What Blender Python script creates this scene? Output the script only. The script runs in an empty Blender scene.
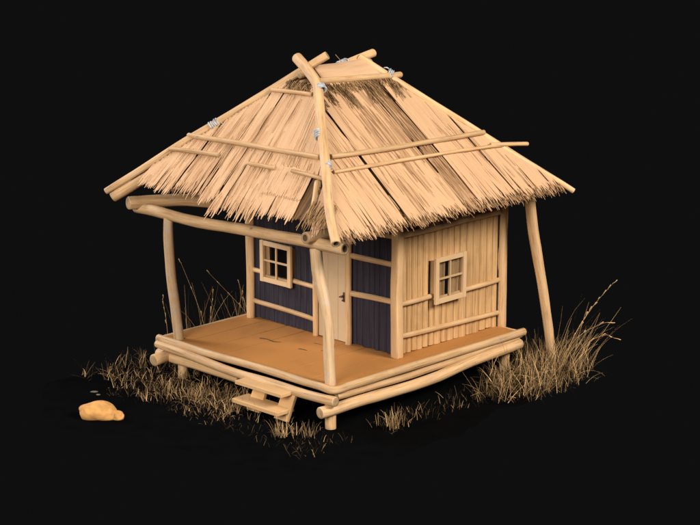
import bpy, bmesh, math, random
from mathutils import Vector, Matrix, noise
random.seed(7)
R = random.Random(11)
S = bpy.context.scene
COL = S.collection

# ------------------------------------------------------------------ materials
def new_mat(name):
    m = bpy.data.materials.new(name); m.use_nodes = True
    nt = m.node_tree; nt.nodes.clear()
    out = nt.nodes.new('ShaderNodeOutputMaterial')
    b = nt.nodes.new('ShaderNodeBsdfPrincipled')
    nt.links.new(b.outputs[0], out.inputs['Surface'])
    return m, nt, b

def nd(nt, t, **kw):
    n = nt.nodes.new(t)
    for k, v in kw.items():
        if hasattr(n, k): setattr(n, k, v)
        else: n.inputs[k].default_value = v
    return n

def ramp(nt, fac, stops):
    r = nt.nodes.new('ShaderNodeValToRGB'); e = r.color_ramp.elements
    e[0].position, e[0].color = stops[0][0], (*stops[0][1], 1)
    e[1].position, e[1].color = stops[-1][0], (*stops[-1][1], 1)
    for p, c in stops[1:-1]:
        x = e.new(p); x.color = (*c, 1)
    nt.links.new(fac, r.inputs[0]); return r.outputs[0]

def mixc(nt, mode, fac, a, b):
    m = nt.nodes.new('ShaderNodeMix'); m.data_type = 'RGBA'; m.blend_type = mode
    for s, v in ((m.inputs[0], fac), (m.inputs[6], a), (m.inputs[7], b)):
        if hasattr(v, 'is_linked'): nt.links.new(v, s)
        elif isinstance(v, (int, float)): s.default_value = v
        else: s.default_value = (*v, 1)
    return m.outputs[2]

def wood(name, dark, mid, light, along=1.2, across=26.0, rough=.62, bump=.25, stain=.35, stain_col=(.16, .10, .055),
         grey=0.0, tint=True, spec=.25, knots=0., crack=0.):
    """grain runs along the first UV axis (metres along the piece), rings/knots and weather stains on top"""
    m, nt, b = new_mat(name)
    uv = nd(nt, 'ShaderNodeTexCoord'); ob = nd(nt, 'ShaderNodeObjectInfo')
    mp = nd(nt, 'ShaderNodeMapping'); mp.inputs['Scale'].default_value = (along, across, 1)
    add = nd(nt, 'ShaderNodeVectorMath', operation='ADD')
    mul = nd(nt, 'ShaderNodeMath', operation='MULTIPLY'); mul.inputs[1].default_value = 37.0
    nt.links.new(ob.outputs['Random'], mul.inputs[0])
    nt.links.new(uv.outputs['UV'], mp.inputs['Vector'])
    nt.links.new(mp.outputs[0], add.inputs[0]); nt.links.new(mul.outputs[0], add.inputs[1])
    n1 = nd(nt, 'ShaderNodeTexNoise'); n1.inputs['Scale'].default_value = 1.6; n1.inputs['Detail'].default_value = 6
    n1.inputs['Roughness'].default_value = .65
    nt.links.new(add.outputs[0], n1.inputs['Vector'])
    col = ramp(nt, n1.outputs['Fac'], [(.28, dark), (.5, mid), (.72, light)])
    n2 = nd(nt, 'ShaderNodeTexNoise'); n2.inputs['Scale'].default_value = 2.3; n2.inputs['Detail'].default_value = 5
    nt.links.new(uv.outputs['Object'], n2.inputs['Vector'])
    f2 = ramp(nt, n2.outputs['Fac'], [(.52, (0, 0, 0)), (.75, (1, 1, 1))])
    ms = nd(nt, 'ShaderNodeMath', operation='MULTIPLY'); ms.inputs[1].default_value = stain
    nt.links.new(f2, ms.inputs[0])
    col = mixc(nt, 'MIX', ms.outputs[0], col, stain_col)
    if crack:
        mc = nd(nt, 'ShaderNodeMapping'); mc.inputs['Scale'].default_value = (1.1, 34, 1); nt.links.new(uv.outputs['UV'], mc.inputs['Vector'])
        ac = nd(nt, 'ShaderNodeVectorMath', operation='ADD'); nt.links.new(mc.outputs[0], ac.inputs[0]); nt.links.new(mul.outputs[0], ac.inputs[1])
        nc = nd(nt, 'ShaderNodeTexNoise'); nc.inputs['Scale'].default_value = 1.3; nc.inputs['Detail'].default_value = 4; nc.inputs['Roughness'].default_value = .55
        nt.links.new(ac.outputs[0], nc.inputs['Vector'])
        fc_ = ramp(nt, nc.outputs['Fac'], [(.60, (0, 0, 0)), (.70, (crack, crack, crack))])
        col = mixc(nt, 'MIX', fc_, col, (.20, .11, .05))
    if grey:
        n3 = nd(nt, 'ShaderNodeTexNoise'); n3.inputs['Scale'].default_value = 6.0; n3.inputs['Detail'].default_value = 7
        n3.inputs['Roughness'].default_value = .7
        nt.links.new(uv.outputs['Object'], n3.inputs['Vector'])
        f3 = ramp(nt, n3.outputs['Fac'], [(.5, (0, 0, 0)), (.68, (1, 1, 1))])
        mg = nd(nt, 'ShaderNodeMath', operation='MULTIPLY'); mg.inputs[1].default_value = grey
        nt.links.new(f3, mg.inputs[0])
        col = mixc(nt, 'MIX', mg.outputs[0], col, (.47, .39, .33))
    if knots:
        mk = nd(nt, 'ShaderNodeMapping'); mk.inputs['Scale'].default_value = (1.7, 2.6, 1); nt.links.new(uv.outputs['UV'], mk.inputs['Vector'])
        ak = nd(nt, 'ShaderNodeVectorMath', operation='ADD'); nt.links.new(mk.outputs[0], ak.inputs[0]); nt.links.new(mul.outputs[0], ak.inputs[1])
        vo = nd(nt, 'ShaderNodeTexVoronoi'); vo.inputs['Scale'].default_value = 1.0; nt.links.new(ak.outputs[0], vo.inputs['Vector'])
        dn = nd(nt, 'ShaderNodeMath', operation='MULTIPLY_ADD'); dn.inputs[1].default_value = .07
        nt.links.new(n1.outputs['Fac'], dn.inputs[0]); nt.links.new(vo.outputs['Distance'], dn.inputs[2])
        sx = nd(nt, 'ShaderNodeSeparateColor'); nt.links.new(vo.outputs['Color'], sx.inputs[0])
        gt = nd(nt, 'ShaderNodeMath', operation='GREATER_THAN'); gt.inputs[1].default_value = .5; nt.links.new(sx.outputs[0], gt.inputs[0])
        fk = ramp(nt, dn.outputs[0], [(.055, (1, 1, 1)), (.12, (0, 0, 0))])
        mm = nd(nt, 'ShaderNodeMath', operation='MULTIPLY'); nt.links.new(fk, mm.inputs[0]); nt.links.new(gt.outputs[0], mm.inputs[1])
        m3 = nd(nt, 'ShaderNodeMath', operation='MULTIPLY'); m3.inputs[1].default_value = knots; nt.links.new(mm.outputs[0], m3.inputs[0])
        col = mixc(nt, 'MIX', m3.outputs[0], col, (.15, .085, .04))
    if tint:
        v = nd(nt, 'ShaderNodeMapRange'); v.inputs['To Min'].default_value = .82; v.inputs['To Max'].default_value = 1.1
        nt.links.new(ob.outputs['Random'], v.inputs['Value'])
        hs = nd(nt, 'ShaderNodeHueSaturation'); nt.links.new(v.outputs[0], hs.inputs['Value']); nt.links.new(col, hs.inputs['Color'])
        col = hs.outputs[0]
    nt.links.new(col, b.inputs['Base Color'])
    b.inputs['Roughness'].default_value = rough; b.inputs['Specular IOR Level'].default_value = spec
    bp = nd(nt, 'ShaderNodeBump'); bp.inputs['Strength'].default_value = bump; bp.inputs['Distance'].default_value = .012
    nt.links.new(n1.outputs['Fac'], bp.inputs['Height']); nt.links.new(bp.outputs[0], b.inputs['Normal'])
    return m

def plain(name, c, rough=.7, spec=.2, noise_amt=.25, scale=8):
    m, nt, b = new_mat(name)
    tc = nd(nt, 'ShaderNodeTexCoord'); n = nd(nt, 'ShaderNodeTexNoise'); n.inputs['Scale'].default_value = scale; n.inputs['Detail'].default_value = 6
    nt.links.new(tc.outputs['Object'], n.inputs['Vector'])
    lo = tuple(x * (1 - noise_amt) for x in c); hi = tuple(min(1, x * (1 + noise_amt)) for x in c)
    nt.links.new(ramp(nt, n.outputs['Fac'], [(.3, lo), (.7, hi)]), b.inputs['Base Color'])
    b.inputs['Roughness'].default_value = rough; b.inputs['Specular IOR Level'].default_value = spec
    bp = nd(nt, 'ShaderNodeBump'); bp.inputs['Strength'].default_value = .3; bp.inputs['Distance'].default_value = .01
    nt.links.new(n.outputs['Fac'], bp.inputs['Height']); nt.links.new(bp.outputs[0], b.inputs['Normal'])
    return m

def straw(name, lo, hi, alongs=1.0, rough=.75, streak=.0):
    """straw whose shade varies blade by blade (attribute 'tone') with fine grain along the blade"""
    m, nt, b = new_mat(name)
    at = nd(nt, 'ShaderNodeAttribute'); at.attribute_name = 'tone'
    tc = nd(nt, 'ShaderNodeTexCoord'); mp = nd(nt, 'ShaderNodeMapping'); mp.inputs['Scale'].default_value = (alongs, 60, 1)
    nt.links.new(tc.outputs['UV'], mp.inputs['Vector'])
    n = nd(nt, 'ShaderNodeTexNoise'); n.inputs['Scale'].default_value = 1.3; n.inputs['Detail'].default_value = 5
    nt.links.new(mp.outputs[0], n.inputs['Vector'])
    a = nd(nt, 'ShaderNodeMath', operation='MULTIPLY_ADD'); a.inputs[1].default_value = .24
    nt.links.new(n.outputs['Fac'], a.inputs[0]); nt.links.new(at.outputs['Fac'], a.inputs[2])
    s = nd(nt, 'ShaderNodeMath', operation='SUBTRACT'); s.inputs[1].default_value = .12; nt.links.new(a.outputs[0], s.inputs[0])
    col = ramp(nt, s.outputs[0], [(.0, lo), (1., hi)])
    if streak:
        mp2 = nd(nt, 'ShaderNodeMapping'); mp2.inputs['Scale'].default_value = (.9, 28, 1)
        nt.links.new(tc.outputs['UV'], mp2.inputs['Vector'])
        n2 = nd(nt, 'ShaderNodeTexNoise'); n2.inputs['Scale'].default_value = 1.0; n2.inputs['Detail'].default_value = 3
        nt.links.new(mp2.outputs[0], n2.inputs['Vector'])
        f = ramp(nt, n2.outputs['Fac'], [(.58, (0, 0, 0)), (.66, (streak, streak, streak))])
        n3 = nd(nt, 'ShaderNodeTexNoise'); n3.inputs['Scale'].default_value = 1.1; n3.inputs['Detail'].default_value = 3
        nt.links.new(tc.outputs['Object'], n3.inputs['Vector'])
        g3 = ramp(nt, n3.outputs['Fac'], [(.40, (.12, .12, .12)), (.66, (1, 1, 1))])
        mg = nd(nt, 'ShaderNodeMath', operation='MULTIPLY'); nt.links.new(f, mg.inputs[0]); nt.links.new(g3, mg.inputs[1]); f = mg.outputs[0]
        col = mixc(nt, 'MIX', f, col, (.24, .13, .06))
    nt.links.new(col, b.inputs['Base Color'])
    b.inputs['Roughness'].default_value = rough; b.inputs['Specular IOR Level'].default_value = .15
    bp = nd(nt, 'ShaderNodeBump'); bp.inputs['Strength'].default_value = .2; bp.inputs['Distance'].default_value = .008
    nt.links.new(n.outputs['Fac'], bp.inputs['Height']); nt.links.new(bp.outputs[0], b.inputs['Normal'])
    return m

M = {}
M['log'] = wood('peeled_log', (.40, .225, .095), (.60, .375, .185), (.69, .465, .26), along=.9, across=14, stain=.3, stain_col=(.34, .19, .085), grey=.3, knots=.9, crack=.8)
M['post'] = wood('weathered_log', (.38, .235, .115), (.53, .35, .19), (.61, .44, .275), along=.9, across=14, stain=.25, stain_col=(.34, .21, .11), grey=.8, knots=.85, crack=.5)
M['cut'] = wood('cut_end', (.22, .14, .075), (.36, .24, .13), (.45, .31, .18), along=20, across=20, stain=.4)
M['hollow'] = plain('hollow_core', (.09, .055, .03), .9)
M['deck'] = wood('deck_board', (.25, .095, .020), (.41, .168, .040), (.55, .25, .075), along=.7, across=11, rough=.55, stain=.28, stain_col=(.22, .085, .022), bump=.35, knots=.8, crack=.6)
M['slat'] = wood('tan_slat', (.36, .195, .08), (.56, .335, .15), (.66, .42, .21), along=.8, across=24, crack=.5, stain=.45, stain_col=(.27, .14, .05), bump=.3)
M['blue'] = wood('dark_blue_slat', (.018, .0155, .023), (.028, .024, .036), (.050, .043, .060), along=.8, across=28, stain=.35, stain_col=(.022, .020, .030), bump=.3, rough=.7)
M['door'] = wood('door_board', (.50, .35, .20), (.60, .43, .26), (.66, .49, .31), along=.8, across=18, stain=.2, stain_col=(.38, .24, .12), knots=.6, crack=.3)
M['board'] = wood('step_board', (.52, .30, .12), (.66, .405, .19), (.72, .47, .24), along=.8, across=16, stain=.25, stain_col=(.36, .20, .08), knots=.5, crack=.4)
M['frame'] = wood('window_wood', (.50, .31, .15), (.62, .41, .22), (.68, .47, .27), along=1.0, across=20, stain=.2, stain_col=(.38, .22, .1))
M['thatch'] = straw('dry_thatch', (.34, .19, .095), (.69, .44, .255), alongs=.8, streak=.22)
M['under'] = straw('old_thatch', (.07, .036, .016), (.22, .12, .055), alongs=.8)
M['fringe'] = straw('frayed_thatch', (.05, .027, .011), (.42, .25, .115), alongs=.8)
M['cap'] = wood('ridge_sheet', (.48, .29, .16), (.575, .365, .215), (.62, .40, .24), along=.5, across=6, stain=.2, stain_col=(.44, .26, .12), bump=.15)
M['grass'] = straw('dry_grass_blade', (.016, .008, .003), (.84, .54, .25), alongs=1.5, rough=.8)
M['rope'] = plain('white_cord', (.38, .40, .42), .9, noise_amt=.45, scale=22)
M['iron'] = plain('rusty_iron', (.085, .045, .028), .55, .4)
M['rock'] = plain('sandstone', (.52, .27, .09), .9, .1, .22, 9)
M['chip'] = plain('pale_stone', (.13, .11, .085), .9)
M['curtain'] = wood('curtain_cloth', (.22, .12, .05), (.48, .30, .14), (.66, .46, .26), along=.3, across=16, stain=.2, tint=False)
M['dark'] = plain('inside_board', (.05, .035, .025), .9)
m, nt, b = new_mat('black_ground'); M['ground'] = m
tc = nd(nt, 'ShaderNodeTexCoord'); n = nd(nt, 'ShaderNodeTexNoise'); n.inputs['Scale'].default_value = 3
nt.links.new(tc.outputs['Object'], n.inputs['Vector'])
nt.links.new(ramp(nt, n.outputs['Fac'], [(.3, (.0027, .0027, .0029)), (.7, (.0034, .0034, .0036))]), b.inputs['Base Color'])
b.inputs['Roughness'].default_value = 1; b.inputs['Specular IOR Level'].default_value = 0
m, nt, b = new_mat('window_glass'); M['glass'] = m
b.inputs['Base Color'].default_value = (.02, .02, .02, 1); b.inputs['Roughness'].default_value = .12; b.inputs['Alpha'].default_value = .12
b.inputs['Specular IOR Level'].default_value = .5

# ------------------------------------------------------------------ mesh helpers
def finish(name, bm, mats, parent=None, smooth=True, mods=None):
    me = bpy.data.meshes.new(name); bm.to_mesh(me); bm.free()
    for mm in (mats if isinstance(mats, (list, tuple)) else [mats]): me.materials.append(mm)
    if smooth:
        for p in me.polygons: p.use_smooth = True
    o = bpy.data.objects.new(name, me); COL.objects.link(o)
    if parent: o.parent = parent
    return o

def newbm():
    bm = bmesh.new(); bm.loops.layers.uv.new('UVMap'); bm.verts.layers.float.new('tone'); return bm

def spline(pts, n):
    P = [Vector(p) for p in pts]
    if len(P) == 2: return [P[0].lerp(P[1], i / n) for i in range(n + 1)]
    out = []; m = len(P) - 1
    for i in range(n + 1):
        t = i / n * m; k = min(int(t), m - 1); t -= k
        p0 = P[k - 1] if k else P[0] * 2 - P[1]; p3 = P[k + 2] if k + 2 <= m else P[m] * 2 - P[m - 1]
        p1, p2 = P[k], P[k + 1]
        out.append(.5 * ((2 * p1) + (p2 - p0) * t + (2 * p0 - 5 * p1 + 4 * p2 - p3) * t * t + (3 * p1 - p0 - 3 * p2 + p3) * t ** 3))
    return out

def tube(bm, pts, r0, r1=None, n=18, seg=16, wob=.06, hollow=(False, False), bendamp=.0, cut_mat=1, core_mat=2, jitter=.012):
    """a round, slightly crooked pole with bevelled sawn ends"""
    r1 = r0 if r1 is None else r1
    P = spline(pts, n); uvl = bm.loops.layers.uv.active
    seed = R.random() * 100
    L = sum((P[i + 1] - P[i]).length for i in range(n))
    for i in range(1, n):
        q = Vector((noise.noise(Vector((i / n * L * .9, seed, 0))), noise.noise(Vector((i / n * L * .9, seed, 9))), noise.noise(Vector((i / n * L * .9, seed, 18)))))
        P[i] += q * jitter
    T = [(P[min(i + 1, n)] - P[max(i - 1, 0)]).normalized() for i in range(n + 1)]
    up = Vector((0, 0, 1)) if abs(T[0].z) < .9 else Vector((1, 0, 0))
    a = T[0].cross(up).normalized(); rings = []; dist = 0; ds = []
    for i in range(n + 1):
        a = (a - T[i] * a.dot(T[i])).normalized(); c = T[i].cross(a)
        if i: dist += (P[i] - P[i - 1]).length
        ds.append(dist)
        r = r0 + (r1 - r0) * i / n
        ring = []
        for s in range(seg):
            th = 2 * math.pi * s / seg
            rr = r * (1 + wob * noise.noise(Vector((math.cos(th) * 1.1, math.sin(th) * 1.1, dist * 2.2 + seed))) + wob * .6 * noise.noise(Vector((seed, dist * 1.2, 3))))
            ring.append(bm.verts.new(P[i] + (a * math.cos(th) + c * math.sin(th)) * rr))
        rings.append(ring)
    def face(vs, uvs, mi):
        f = bm.faces.new(vs); f.material_index = mi
        for l, t in zip(f.loops, uvs): l[uvl].uv = t
    for i in range(n):
        for s in range(seg):
            s2 = (s + 1) % seg
            v0, v1 = s / seg * 6.28 * r0, (s + 1) / seg * 6.28 * r0
            face([rings[i][s], rings[i][s2], rings[i + 1][s2], rings[i + 1][s]], [(ds[i], v0), (ds[i], v1), (ds[i + 1], v1), (ds[i + 1], v0)], 0)
    for e, (ring, cen, t, r) in enumerate(((rings[0], P[0], -T[0], r0), (rings[-1], P[-1], T[-1], r1))):
        fl = (lambda v: v[::-1]) if e == 0 else (lambda v: v)
        cur = ring
        steps = [(.9, .012, 0), (.55, .014, 1)] + ([(.5, -.05, 2)] if hollow[e] else [(.25, .014, 1)])
        for k, (sc, off, mi) in enumerate(steps):
            nr = [bm.verts.new(cen + (v.co - cen) * sc + t * off) for v in ring] 
            for s in range(seg):
                s2 = (s + 1) % seg
                q = [cur[s], cur[s2], nr[s2], nr[s]]
                q = q if e else q[::-1]
                face(q, [((x.co - cen).x + (x.co - cen).z, (x.co - cen).y + .3 * (x.co - cen).z) for x in q], mi)
            cur = nr
        f = bm.faces.new(cur if e else cur[::-1]); f.material_index = 2 if hollow[e] else 1
        for l in f.loops: l[uvl].uv = ((l.vert.co - cen).x, (l.vert.co - cen).y)

def pole(name, pts, r0, r1=None, parent=None, mat='log', **kw):
    bm = newbm(); tube(bm, pts, r0, r1, **kw)
    return finish(name, bm, [M[mat], M['cut'], M['hollow']], parent)

def box(bm, lo, hi, rot=None, piv=None, bev=.008, axis=0, mi=0, uvoff=None):
    """bevelled board; grain along the chosen axis"""
    vs = [bm.verts.new(Vector((lo[0] if not (k & 1) else hi[0], lo[1] if not (k & 2) else hi[1], lo[2] if not (k & 4) else hi[2]))) for k in range(8)]
    fs = [bm.faces.new([vs[i] for i in q]) for q in ((0, 2, 3, 1), (4, 5, 7, 6), (0, 1, 5, 4), (2, 6, 7, 3), (0, 4, 6, 2), (1, 3, 7, 5))]
    ed = list({e for f in fs for e in f.edges})
    geo = set(fs)
    if bev:
        r = bmesh.ops.bevel(bm, geom=ed, offset=bev, segments=2, affect='EDGES', profile=.5)
        geo = set(f for f in r['faces']) | {f for f in fs if f.is_valid}
    uvl = bm.loops.layers.uv.active; o = uvoff if uvoff else R.random() * 20
    vset = set()
    for f in geo:
        f.material_index = mi
        f.normal_update(); nn = [abs(x) for x in f.normal]
        other = [k for k in range(3) if k != axis]
        for l in f.loops:
            p = l.vert.co
            l[uvl].uv = (p[axis] + o, p[other[0]] + p[other[1]] + o * .37)
            vset.add(l.vert)
    if rot:
        bmesh.ops.transform(bm, matrix=Matrix.Translation(piv) @ rot @ Matrix.Translation(-Vector(piv)), verts=list(vset))
    return vset

def empty(name, loc, label, cat, group=None):
    o = bpy.data.objects.new(name, None); COL.objects.link(o); o.empty_display_size = .2
    o.location = loc; tag(o, label, cat, group); return o

def tag(o, label, cat, group=None, kind=None):
    o['label'] = label
    if cat: o['category'] = cat
    if group: o['group'] = group
    if kind: o['kind'] = kind

# ------------------------------------------------------------------ the hut
hut = empty('thatched_hut', (0, 0, 0), 'thatched wooden hut with dark blue front wall, tan side wall and log porch', 'hut')
HD = .648; X0, X1, Y1 = 0., -4., 4.414       # deck
WY, WX, WXL, WYB = 1.87, -.41, -3.82, 4.44    # wall lines
WT = 3.5

# deck boards
bm = newbm()
x = X1 + .02; 
while x < -.03:
    w = R.uniform(.40, .62); xe = min(x + w, -.02)
    if -.02 - xe < .15: xe = -.02
    z = HD + R.uniform(-.004, .004)
    box(bm, (x, .03, z - .06), (xe - .007, Y1 - .03, z), bev=.004, axis=1)
    x = xe
d = finish('deck', bm, M['deck'], hut, smooth=False); d['label'] = 'orange brown plank deck with faint board joints'
for pts, r in (([(-2.75, 1.08), (-2.62, 1.12), (-2.46, 1.10), (-2.36, 1.16)], .018), ([(-1.85, 1.10), (-1.78, 1.12), (-1.70, 1.12)], .022), ([(-1.52, 1.28), (-1.48, 1.30)], .014), ([(-1.9, 1.5), (-1.76, 1.52)], .01)):
    bm = newbm(); tube(bm, [(x, y, HD + .002) for x, y in pts], r, r * .4, n=6, seg=8, wob=.3, jitter=0)
    for v in bm.verts: v.co.z = HD + .005 + (v.co.z - HD) * .12
    finish('wood_split', bm, [M['hollow']] * 3, hut)
# deck rim logs: upper thin rim, bowed logs under it
rim = [(-4.06 + .21 * i, -.02 * math.sin(i * .3), HD - .03 - .008 * math.sin(i * .5)) for i in range(19)] + [(-.10, .0, HD - .036), (-.02, .01, HD - .036), (.02, .05, HD - .036), (.03, .14, HD - .036)] + [(.02 + .012 * math.sin(i * .4), .3 + .21 * i, HD - .034 + .008 * math.sin(i * .35)) for i in range(21)]
pole('deck_rim_log', rim, .060, .066, hut, n=86, jitter=.008)
pole('deck_rim_log', [(-4.0, -.06, HD - .05), (-4.0, 4.45, HD - .05)], .06, .06, hut)
pole('deck_rim_log', [(-4.05, 4.41, HD - .05), (.05, 4.41, HD - .05)], .06, .06, hut)
pole('deck_bearer_log', [(-4.02, -.06, .535), (-3., -.09, .505), (-1.8, -.1, .465), (-.8, -.08, .465), (.12, -.06, .475)], .066, .076, hut, jitter=.02)
pole('deck_bearer_log', [(-.04, -.22, .30), (.04, .5, .335), (.08, 2.0, .33), (.03, 3.3, .40), (.02, 4.42, .43)], .092, .086, hut, jitter=.02, wob=.08)
pole('deck_bearer_log', [(.0, .1, .50), (.01, 2, .47), (.0, 4.38, .53)], .06, .05, hut)
pole('deck_bearer_log', [(-3.86, -.28, .33), (-3.9, 1.5, .40), (-3.9, 4.45, .42)], .10, .09, hut)
pole('deck_bearer_log', [(-4.12, .06, .33), (-3.3, .06, .33), (-2.2, .1, .30)], .095, .08, hut)
pole('deck_bearer_log', [(-4.0, 4.42, .40), (.0, 4.42, .40)], .09, .09, hut)
for x, y in ((-.06, .02), (-3.62, .14), (-.12, 4.2), (-3.75, 4.2)):
    pole('leg', [(x, y, -.03), (x, y, .5)], .086, .086, hut, n=6)

# posts
pole('porch_post', [(-3.68, .12, .62), (-3.76, .12, 1.2), (-3.84, .12, 1.75), (-3.88, .12, 2.25), (-3.88, .12, 2.66)], .088, .078, hut, 'post', wob=.1)
pole('porch_post', [(-.16, .12, .60), (-.19, .12, 1.1), (-.21, .12, 1.55), (-.29, .12, 1.95), (-.42, .12, 2.35), (-.47, .12, 2.72)], .084, .094, hut, 'post', wob=.1)
def square_post(x, y, z1, w, d):
    bm = newbm(); box(bm, (x - w, y - d, HD - .01), (x + w, y + d, z1), bev=.03, axis=2)
    bmesh.ops.subdivide_edges(bm, edges=[e for e in bm.edges if abs((e.verts[0].co - e.verts[1].co).z) > 1], cuts=10)
    for v in bm.verts: v.co += Vector((noise.noise(v.co * 1.3), noise.noise(v.co * 1.3 + Vector((9, 0, 0))), 0)) * .018
    return finish('corner_post', bm, M['log'], hut)
square_post(WX + .02, WY - .02, 3.45, .078, .078)
pole('corner_post', [(WX, WYB, HD - .02), (WX, WYB, 1.8), (WX - .01, WYB + .02, 3.5)], .086, .086, hut)
pole('corner_post', [(WXL, WY, HD - .02), (WXL, WY, 3.4)], .078, .078, hut)
pole('corner_post', [(WXL, WYB, HD - .02), (WXL, WYB, 3.5)], .09, .09, hut)
b = pole('brace_pole', [(0.02, 5.29, -.05), (.06, 5.12, .6), (.1, 4.86, 1.45), (.12, 4.6, 2.3), (.16, 4.42, 2.98)], .076, .092, hut, wob=.09)
b['label'] = 'crooked leaning pole propping the far eave'
# beams under the eaves
pole('porch_beam', [(-4.68, .12, 2.705), (-4.1, .12, 2.72), (-3.1, .12, 2.715), (-1.9, .12, 2.76), (-.8, .12, 2.80), (.16, .10, 2.83)], .090, .092, hut, hollow=(False, True), wob=.08)
pole('side_beam', [(-4.62, -.1, 2.83), (-4.35, .7, 2.79), (-3.82, 1.87, 2.68), (-3.8, 4.4, 2.75)], .108, .08, hut, wob=.1)
pole('side_beam', [(-.46, -.10, 2.93), (-.45, .6, 2.91), (-.41, 1.87, 2.86), (-.41, 4.4, 2.86)], .092, .08, hut, hollow=(True, False), wob=.1)

# walls of upright slats, split round openings
def slat_wall(name, along, off, a0, a1, z0, z1, out, width, mat, holes=(), bulge=.022, lab=None, notch=False):
    """along: axis index the wall runs along; off: the other coordinate of its face; out: +-1 outward direction"""
    bm = newbm(); uvl = bm.loops.layers.uv.active
    def pt(a, h, z):
        v = [0, 0, z]; v[along] = a; v[1 - along] = off + out * h; return Vector(v)
    a = a0
    while a < a1 - 1e-4:
        w = width * R.uniform(.8, 1.2); b_ = min(a + w, a1)
        if a1 - b_ < width * .4: b_ = a1
        cuts = [(z0, z1)]
        for (h0, h1, hz0, hz1) in holes:
            if b_ > h0 and a < h1:
                cuts = [(s, min(e, hz0)) for s, e in cuts if s < hz0] + [(max(s, hz1), e) for s, e in cuts if e > hz1]
        bg = bulge * R.uniform(.7, 1.2); dep = R.uniform(-.003, .003); o = R.random() * 30
        for s, e in cuts:
            s2 = s + (R.uniform(.0, .02) if s == z0 else 0)
            prof = [(0, -.014), (0.045, -.002), (.2, .7 * bg), (.5, bg), (.8, .7 * bg), (.955, -.002), (1, -.014)]
            nz = max(2, int((e - s2) / .35)); rows = []
            for k in range(nz + 1):
                z = s2 + (e - s2) * k / nz
                sh = .006 * noise.noise(Vector((a * 3, z * 1.2, 4)))
                rows.append([bm.verts.new(pt(a + (b_ - a) * t + sh, h + dep + sh, z)) for t, h in prof])
            for k in range(nz):
                for j in range(len(prof) - 1):
                    q = [rows[k][j], rows[k][j + 1], rows[k + 1][j + 1], rows[k + 1][j]]
                    f = bm.faces.new(q)
                    for l in f.loops: l[uvl].uv = (l.vert.co.z + o, l.vert.co[along] + o)
            for row, fl in ((rows[0], 0), (rows[-1], 1)):
                f = bm.faces.new(row if fl else row[::-1])
                for l in f.loops: l[uvl].uv = (0, l.vert.co[along])
        a = b_
    # backing boards inside
    segs = [(a0, a1, z0, z1)]
    for (h0, h1, hz0, hz1) in holes:
        nsegs = []
        for (p, q, s, e) in segs:
            if h0 >= q or h1 <= p: nsegs.append((p, q, s, e)); continue
            if h0 > p: nsegs.append((p, h0, s, e))
            if h1 < q: nsegs.append((h1, q, s, e))
            if hz0 > s: nsegs.append((max(p, h0), min(q, h1), s, hz0))
            if hz1 < e: nsegs.append((max(p, h0), min(q, h1), hz1, e))
        segs = nsegs
    for (p, q, s, e) in segs:
        c = [pt(p, -.035, s), pt(q, -.06, e)]
        lo = [min(c[0][i], c[1][i]) for i in range(3)]; hi = [max(c[0][i], c[1][i]) for i in range(3)]
        box(bm, lo, hi, bev=0, axis=2, mi=1)
    bmesh.ops.recalc_face_normals(bm, faces=bm.faces[:])
    o = finish(name, bm, [M[mat], M['dark']], hut, smooth=False)
    if lab: o['label'] = lab
    return o
WLh = (-3.43, -2.81, 1.43, 2.02)      # left window hole (x)
WRh = (2.72, 3.34, 1.44, 2.08)        # right window hole (y)
DRh = (-2.2, -1.5, HD, 2.56)
slat_wall('front_wall', 0, WY + .05, WXL, WX, HD, WT, -1, .135, 'blue', [WLh, DRh], bulge=.016, lab='dark blue black wall of upright slats facing the porch')
slat_wall('side_wall', 1, WX - .05, WY, WYB, HD, WT, 1, .15, 'slat', [WRh], lab='tan wall of upright bamboo slats')
slat_wall('back_wall', 0, WYB - .03, WXL, WX, HD, WT, 1, .15, 'slat')
slat_wall('side_wall', 1, WXL + .03, WY, WYB, HD, WT, -1, .15, 'slat')
# rails
ry = WY + .01
for (xa, za, xb, zb, r) in ((-3.78, 1.50, -3.45, 1.49, .04), (-2.79, 1.475, -2.28, 1.46, .04), (-3.78, .955, -2.28, .90, .042), (-3.78, 2.57, -.5, 2.6, .04),
                           (-1.42, 2.14, -.47, 2.15, .048), (-1.42, 1.51, -.47, 1.54, .048)):
    pole('wall_rail', [(xa, ry, za), ((xa + xb) / 2, ry - .01, (za + zb) / 2 + .005), (xb, ry, zb)], r, r * .95, hut, n=10)
rx = WX - .005
for (ya, za, yb, zb, r) in ((1.95, 2.62, 4.36, 2.62, .046), (1.95, 1.50, 2.69, 1.50, .043), (3.37, 1.45, 4.36, 1.46, .043), (1.95, .975, 4.36, .89, .044)):
    pole('wall_rail', [(rx, ya, za), (rx + .01, (ya + yb) / 2, (za + zb) / 2), (rx, yb, zb)], r, r * .95, hut, n=10)

# door
bm = newbm()
xs = [-2.18, -1.96, -1.73, -1.51]
for i in range(3):
    box(bm, (xs[i] + .002, WY + .0, HD + .012), (xs[i + 1] - .002, WY + .045, 2.54), bev=.005, axis=2)
door = finish('door', bm, M['door'], hut, smooth=False); door['label'] = 'pale plank door'
pole('door_jamb', [(-2.235, WY - .01, HD - .02), (-2.235, WY - .01, 2.6)], .05, .05, door, n=8)
pole('door_jamb', [(-1.465, WY - .02, HD - .06), (-1.465, WY - .02, 2.6)], .056, .056, door, n=8)
pole('door_lintel', [(-2.3, WY - .03, 2.58), (-1.4, WY - .03, 2.585)], .05, .05, door, n=8)
bm = newbm()
box(bm, (-1.605, WY - .02, 1.34), (-1.555, WY + .004, 1.50), bev=.006)
tube(bm, [(-1.58, WY - .0, 1.44), (-1.58, WY - .07, 1.44)], .022, .018, n=3, seg=8, cut_mat=0)
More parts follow.
